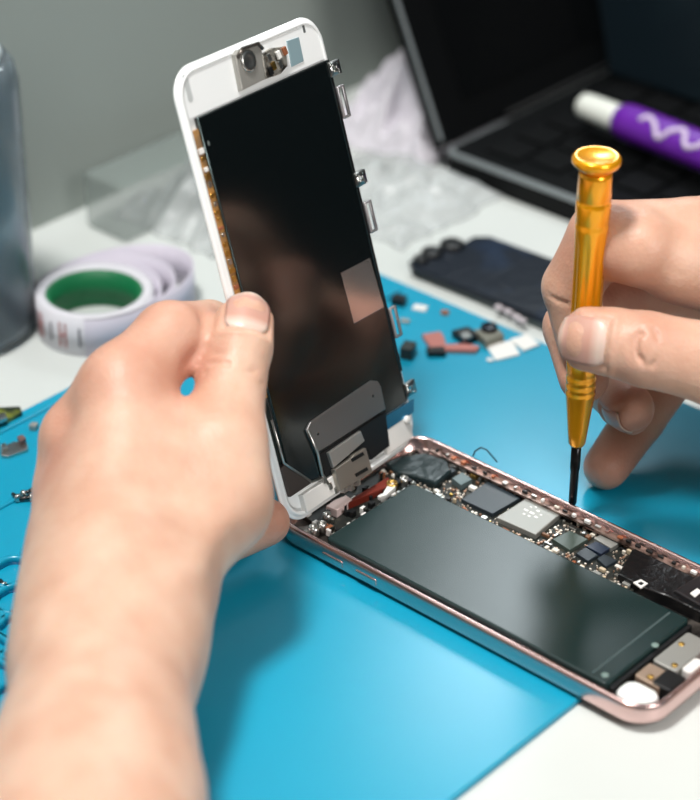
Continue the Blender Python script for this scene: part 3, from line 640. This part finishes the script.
# black broken phone panel lying on the table
bp = thing('broken_phone_panel', 'black broken phone panel lying on the white table beyond the mat', 'phone part', (-20, 190, 0))
bxx = lambda p: (p[0]+20, p[1]-190, p[2])
MB().prism([tuple(at(a, b, 5)[:2]) for a, b in ((409, 261), (413, 267), (480, 293), (545, 319), (620, 349), (680, 330), (640, 290), (545, 256), (490, 236), (474, 236), (462, 243), (440, 245), (424, 252))], 2.6, 5.0, bev=.5).build('panel', mat('panel_navy', (12, 20, 32), .34, bump=(.2, .5, .6), var=(.06, (24, 40, 62), .5, .7)), bp, xf=bxx)
MB().prism([tuple(at(a, b, 2.6)[:2]) for a, b in ((416, 271), (546, 326), (618, 354), (660, 328), (545, 266), (480, 246))], .3, 2.6).build('panel_frame', mat('frame_grey', (66, 76, 76), .5), bp, xf=bxx)
for a, b, rr in ((432, 252, 4.0), (452, 244, 4.6), (421, 259, 2.8)):
    p = at(a, b, 6); MB().lathe([(rr, .4), (rr, 6.4), (rr*.8, 7.0), (0, 7.0)], (p[0], p[1], 0), seg=20).build('camera_ring', BLK, bp, xf=bxx)
for a, b in ((424, 262), (499, 309), (508, 313), (516, 318), (522, 322)):
    p = at(a, b, 3); MB().box((p[0], p[1], 3.4), (3.2, 2.2, 1.6), bev=.4).build('contact', mat('contact_lilac', (186, 176, 180), .4), bp, xf=bxx)
# label roll
rc = at(94, 290, 15); rc = np.array([rc[0], rc[1]])
rl_ = thing('label_roll', 'roll of white printed label tape with a green core lying on the table', 'tape roll', (rc[0], rc[1], 0))
PAP = mat('label_paper', (214, 212, 218), .6); HZ = 15.0
def ringp(n=72, R0=1, c=(0, 0)): return [((c[0]+R0*math.cos(2*PI*i/n), c[1]+R0*math.sin(2*PI*i/n)), (math.cos(2*PI*i/n), math.sin(2*PI*i/n))) for i in range(n)]
MB().sweep(ringp(R0=17.0), [(-1.4, .3), (-1.4, HZ-1), (0, HZ-1), (0, .3)]).build('core', mat('core_green', (14, 110, 66), .5), rl_)
MB().sweep(ringp(R0=17.0), [(0.05, .2), (0.05, HZ), (3.6, HZ), (3.6, .2)]).build('tight_winding', PAP, rl_)
for kk, (c_, R_) in enumerate((((.5, 4), 23.5), ((0, 8), 26.5), ((-1, 12), 29.5))):
    w_ = []
    for i in range(64):
        a = -.9+i/63*4.6; g_ = (R_-21.0)*(.5-.5*math.cos(2*PI*i/63)); rr = 21.0+g_*.45
        w_.append(((rr*math.cos(a)+c_[0]*(g_/6), rr*math.sin(a)+c_[1]*(g_/6)), (math.cos(a), math.sin(a))))
    MB().sweep(w_, [(-.25, .2), (-.25, HZ), (.35, HZ), (.35, .2)], closed=False).build('loose_winding', mat('label_back', (200, 194, 206), .6), rl_)
MB().lathe([(14, .1), (14, .6)], seg=40).build('core_floor', mat('cream', (222, 222, 212), .6), rl_) if False else None
RM = mat('print_red', (168, 96, 90), .6); KM = mat('print_dark', (70, 70, 84), .6)
for ai, aa in enumerate((-2.62, -2.4, -2.1, -1.86, -1.55, -1.3, -1.0)):
    R_ = 20.75; g_ = MB(); cxx, cyy = R_*math.cos(aa), R_*math.sin(aa); M_ = Z3(aa)
    for off_ in ((-1.1, 1.1) if ai % 2 else (0,)):
        g_.box((cxx-off_*math.sin(aa), cyy+off_*math.cos(aa), HZ/2), (.25, .55, 9.5 if ai % 2 else 7), rot=M_)
    if ai % 2: g_.box((cxx, cyy, HZ/2), (.25, 2.2, .7), rot=M_)
    g_.build('print_mark', RM if ai % 2 else KM, rl_)
# tall clear jar
jc = at(-43, 326, 0); jar = thing('jar', 'tall clear plastic jar with blue things inside at the left end of the table', 'jar', (jc[0], jc[1], 0))
GL = mat('clear_plastic', (196, 208, 216), .16, trans=.9, ior=1.3)
R_ = 28.5
MB().lathe([(0, .3), (R_-3, .3), (R_-.6, 1.4), (R_, 4), (R_, 92), (R_-1, 97), (R_-3.5, 100.5), (R_-6, 101), (R_-6, 99.6), (R_-3.4, 98), (R_-2.2, 95), (R_-1.6, 91), (R_-1.6, 5), (R_-3, 2), (0, 2)], seg=56).build('vessel', GL, jar)
MB().lathe([(R_-8, 100.2), (R_-4.6, 101.1), (R_-5.4, 103.2), (R_-7, 103.8), (0, 103.8)], seg=48).build('lid', mat('lid_frost', (176, 186, 190), .4), jar)
for k in range(11):
    a = k*2.4; rr = random.uniform(8, 22); x0, y0 = rr*math.cos(a), rr*math.sin(a); t1 = random.uniform(.8, 1.1)
    o_ = MB().tube([(x0*.7+jc[0], y0*.7+jc[1], 5), (x0*t1+jc[0], y0*t1+jc[1], 60+random.uniform(0, 32))], random.uniform(2, 3.4), 10).build('plastic_rod', [mat('rod_blue', (40, 46, 130), .4), mat('rod_slate', (60, 72, 98), .4), mat('rod_pale', (130, 140, 166), .4)][k % 3])
    centre(o_); tag(o_, ['slim blue plastic rod standing inside the clear jar', 'slim slate-coloured plastic rod standing inside the clear jar', 'slim pale grey plastic rod standing inside the clear jar'][k % 3], 'rod', 'rods in the clear jar: '+['blue', 'slate', 'pale'][k % 3])
# crumpled clear bags
BAG = mat('bag_film', (206, 210, 210), .3, alpha=.36, spec=.6); BAG2 = mat('bag_film_milky', (226, 222, 230), .3, alpha=.72)
def bag(name, cx_, cy_, sx, sy, hh, seed, m, label, rotz=0):
    bm = bmesh.new(); n1, n2 = 60, 60; g = []
    for j in range(n2+1):
        row = []
        for i in range(n1+1):
            u, v = i/n1*2-1, j/n2*2-1; e = max(0, 1-max(abs(u), abs(v))**2.5)
            nz = noise.noise(Vector((u*2.2+seed, v*2.2, seed))); nr = 1-abs(noise.noise(Vector((u*3.3, v*3.1+seed, 2*seed))))*2; nf = 1-abs(noise.noise(Vector((u*7, v*7+seed, seed))))*2
            z = .6+hh*e*(.45+.5*nz+.28*nr+.08*nf); x = u*sx*(1+.06*nz)+nr*2; y = v*sy*(1+.06*nr)+nz*3
            row.append(bm.verts.new(Vector((x*math.cos(rotz)-y*math.sin(rotz), x*math.sin(rotz)+y*math.cos(rotz), max(.5, z)))*MM))
        g.append(row)
    for j in range(n2):
        for i in range(n1): f = bm.faces.new([g[j][i], g[j][i+1], g[j+1][i+1], g[j+1][i]]); f.smooth = (i*j) % 7 != 0
    me = bpy.data.meshes.new(name); bm.to_mesh(me); bm.free(); me.materials.append(m)
    o = bpy.data.objects.new(name, me); C.objects.link(o); o.location = Vector((cx_, cy_, 0))*MM
    s_ = o.modifiers.new('t', 'SOLIDIFY'); s_.thickness = .0003; s_.offset = -1
    return tag(o, label, 'bag')
bag('plastic_bag', -168, 160, 28, 42, 26, 3.1, BAG, 'crumpled clear plastic bag lying between the label roll and the wall')
bag('plastic_bag', -160, 262, 26, 34, 40, 8.4, BAG2, 'milky crumpled plastic bag beside the left edge of the laptop')
bag('plastic_bag', -128, 200, 34, 30, 12, 5.2, BAG, 'flat clear plastic bag lying behind the raised screen')
# clear plastic box behind the roll
bx_ = MB().box((-184, 138, 12), (22, 70, 23), bev=2).build('plastic_box', mat('box_clear', (150, 160, 156), .4, alpha=.38, spec=.3)); centre(bx_)
tag(bx_, 'low greenish clear plastic box by the wall behind the label roll', 'box')

# ================================================================ small parts on the mat
def small(name, label, cat, build, group=None):
    o = build; centre(o); return tag(o, label, cat, group)
def poly(px, z0, z1, m, name, bev=.2): return MB().prism([tuple(at(a, b, z1)[:2]) for a, b in px], z0, z1, bev=bev).build(name, m)
PKF = mat('pink_flex', (176, 112, 104), .4, metal=.2)
fx = thing('camera_flex', 'copper-pink camera flex with two black modules lying on the far part of the mat', 'phone part', tuple(at(452, 338, 2)[:2])+(2,))
fo = at(452, 338, 2); fxf = lambda p: (p[0]-fo[0], p[1]-fo[1], p[2]-2)
def fpart(px, z0, z1, m, name, bev=.2, parent=fx): return MB().prism([tuple(at(a, b, z1)[:2]) for a, b in px], z0, z1, bev=bev).build(name, m, parent, xf=fxf)
fpart([(422, 334), (440, 331), (444, 336), (446, 344), (466, 343), (480, 346), (476, 350), (432, 349)], 2.05, 3.6, PKF, 'flex')
fpart([(426, 347), (444, 346), (446, 352), (428, 352)], 2.05, 4.2, BLK, 'bracket')
fm = fpart([(452, 330), (468, 326), (480, 334), (464, 340)], 2.05, 4.8, BLK, 'camera_module')
fpart([(460, 333), (468, 331), (472, 336), (464, 338)], 4.8, 5.6, SIL, 'lens', .2, fm)
fm = fpart([(474, 330), (494, 324), (504, 334), (486, 341)], 2.05, 5.4, mat('module_grey', (130, 128, 116), .4, metal=.5), 'camera_module')
p = at(489, 329, 5.4); MB().lathe([(2.9, 0), (2.9, 1.3), (2.2, 1.6), (0, 1.4)], (p[0], p[1], 5.4), seg=20).build('lens', mat('lens_navy', (14, 20, 34), .15), fm, xf=fxf)
s1 = poly([(486, 345), (512, 340), (520, 354), (496, 360)], 2.05, 2.7, WHP, 'sticker', .1); small('sticker', 'white square sticker on the mat, left of two lying by the camera flex', 'sticker', s1)
s2 = poly([(510, 339), (527, 334), (540, 344), (524, 350)], 2.05, 2.9, WHP, 'sticker', .1); small('sticker', 'white square sticker on the mat, right of two nearest the right hand', 'sticker', s2)
def bit(name, a, b, sz, m, label, cat, rz=.4, z=2.05, bev=.3):
    p = at(a, b, z); o = MB().box((0, 0, sz[2]/2), sz, bev=bev, rot=Z3(rz)).build(name, m); o.location = Vector((p[0], p[1], z))*MM; return tag(o, label, cat)
bit('connector', 408, 356, (4.4, 6.0, 4.4), mat('conn_dark', (52, 56, 54), .4, metal=.4), 'small dark metal connector on the mat just beyond the raised screen edge', 'phone part')
bit('rubber_piece', 399, 304, (5, 4.2, 3), BLK, 'tiny black piece on the mat corner beside the raised screen', 'phone part')
bit('sticker_scrap', 420, 309, (5, 3.6, .8), WHP, 'tiny white scrap on the mat left of the copper flex', 'scrap')
bit('copper_scrap', 445, 314, (2.8, 2.2, 1.2), COP, 'tiny copper scrap on the mat above the copper flex', 'scrap')
bit('metal_scrap', 405, 322, (3.4, 2.2, .9), SILR, 'tiny silver scrap on the mat next to the raised screen', 'scrap')
bit('metal_scrap', 490, 361, (2.2, 1.8, .8), WHP, 'tiny white crumb in front of the white stickers', 'scrap')
# left side of the mat
pb = thing('circuit_strip', 'black and green circuit strip lying across the left edge of the mat', 'phone part', tuple(at(2, 410, 2)[:2])+(2,))
po = at(2, 410, 2); pxf = lambda p: (p[0]-po[0], p[1]-po[1], p[2]-2)
MB().prism([tuple(at(a, b, 4)[:2]) for a, b in ((-40, 412), (-4, 407), (20, 406), (22, 411), (8, 418), (-40, 424))], 2.1, 4.0, bev=.3).build('strip', mat('strip_green', (30, 40, 26), .4, var=(.15, (120, 128, 50), .5, .65)), pb, xf=pxf)
MB().prism([tuple(at(a, b, 5)[:2]) for a, b in ((-10, 416), (5, 413), (7, 418), (-8, 424))], 4.0, 5.4, bev=.3).build('metal_end', SIL, pb, xf=pxf)
mp_ = thing('metal_bracket', 'flat silver bracket lying on the left part of the mat', 'phone part', tuple(at(18, 446, 2)[:2])+(2,))
po2 = at(18, 446, 2); pxf2 = lambda p: (p[0]-po2[0], p[1]-po2[1], p[2]-2)
MB().prism([tuple(at(a, b, 3.2)[:2]) for a, b in ((0, 448), (14, 441), (27, 443), (28, 449), (8, 456), (1, 455))], 2.05, 3.2, bev=.25).build('plate', SIL, mp_, xf=pxf2)
MB().prism([tuple(at(a, b, 5)[:2]) for a, b in ((17, 436), (23, 434), (26, 438), (20, 441))], 3.2, 5.0, bev=.3).build('post', mat('post_brown', (110, 84, 80), .4), mp_, xf=pxf2)
MB().prism([tuple(at(a, b, 5)[:2]) for a, b in ((0, 443), (5, 441), (8, 446), (2, 448))], 3.0, 4.6, bev=.3).build('post', SIL, mp_, xf=pxf2)
bit('metal_scrap', 34, 429, (2.4, 2.6, 2), SILR, 'tiny silver bit on the mat touching the left hand side knuckle', 'scrap')
def screw(a, b, label, tilt):
    p = at(a, b, 2); t = thing('screw', label, 'screw', (p[0], p[1], 3.3), group=None, rot=Matrix.Rotation(1.45, 3, 'Y') @ Matrix.Rotation(tilt, 3, 'X'))
    MB().lathe([(0, 0), (1.3, 0), (1.3, .8), (1.0, 1.1), (0, 1.1)], seg=16).build('head', SIL, t)
    MB().lathe([(.6, -3.2), (.65, 0), (0, 0)], seg=12).build('thread', mat('thread_dark', (80, 76, 74), .35, metal=.9), t)
screw(18, 501, 'small screw on the mat, left of three in a cluster by the left hand', .2)
screw(25, 497, 'small screw on the mat, middle of three in a cluster by the left hand', 1.6)
screw(30, 501, 'small screw on the mat, right of three in a cluster by the left hand', -.9)
screw(4, 589, 'small screw in the topmost left compartment of the mat tray', .4)
screw(16, 622, 'dark-headed small screw in the compartment beside the forearm', 2.2)
screw(21, 622, 'bright small screw in the compartment beside the forearm', .9)

# ================================================================ light and camera
def area(name, loc, tgt, size, power, col=(1, 1, 1), sy=None):
    d = bpy.data.lights.new(name, 'AREA'); d.energy = power; d.color = col; d.shape = 'RECTANGLE'; d.size = size*MM; d.size_y = (sy or size)*MM
    o = bpy.data.objects.new(name, d); C.objects.link(o); o.location = Vector(loc)*MM
    o.rotation_euler = (Vector(tgt)-Vector(loc)).to_track_quat('-Z', 'Y').to_euler(); return o
area('ceiling_lamp', (-40, -220, 1000), (40, 20, 0), 165, 11.8, (1, .985, .955))
area('room_light', (760, -60, 560), (0, 10, 60), 300, 4.2, (1, .97, .93))
area('window_light', (-190, 360, 330), (60, 20, 20), 105, .6, (.88, .96, 1), 120)
w = bpy.data.worlds.new('world'); bpy.context.scene.world = w; w.use_nodes = True
bg = w.node_tree.nodes['Background']; bg.inputs[1].default_value = .19
wn = w.node_tree; tcw = wn.nodes.new('ShaderNodeTexCoord'); sx = wn.nodes.new('ShaderNodeSeparateXYZ'); rw = wn.nodes.new('ShaderNodeValToRGB')
wn.links.new(tcw.outputs['Generated'], sx.inputs[0]); wn.links.new(sx.outputs['Z'], rw.inputs[0]); wn.links.new(rw.outputs[0], bg.inputs[0])
rw.color_ramp.elements[0].position = 0; rw.color_ramp.elements[0].color = (.05, .07, .08, 1); rw.color_ramp.elements[1].position = .9; rw.color_ramp.elements[1].color = (.85, .95, 1, 1)
cam = bpy.data.cameras.new('camera'); co = bpy.data.objects.new('camera', cam); C.objects.link(co)
Mc = Matrix(((CR[0][0], -CR[1][0], -CR[2][0], CP[0]*MM), (CR[0][1], -CR[1][1], -CR[2][1], CP[1]*MM), (CR[0][2], -CR[1][2], -CR[2][2], CP[2]*MM), (0, 0, 0, 1)))
co.matrix_world = Mc; cam.sensor_fit = 'HORIZONTAL'; cam.sensor_width = 36; cam.lens = CF/700*36; cam.clip_start = .01; cam.clip_end = 20
cam.dof.use_dof = True; cam.dof.focus_distance = .640; cam.dof.aperture_fstop = 9.5
sc = bpy.context.scene; sc.camera = co
sc.view_settings.view_transform = 'Standard'; sc.view_settings.look = 'None'; sc.view_settings.gamma = 1; sc.view_settings.use_curve_mapping = False
sc.view_settings.exposure = 0.0
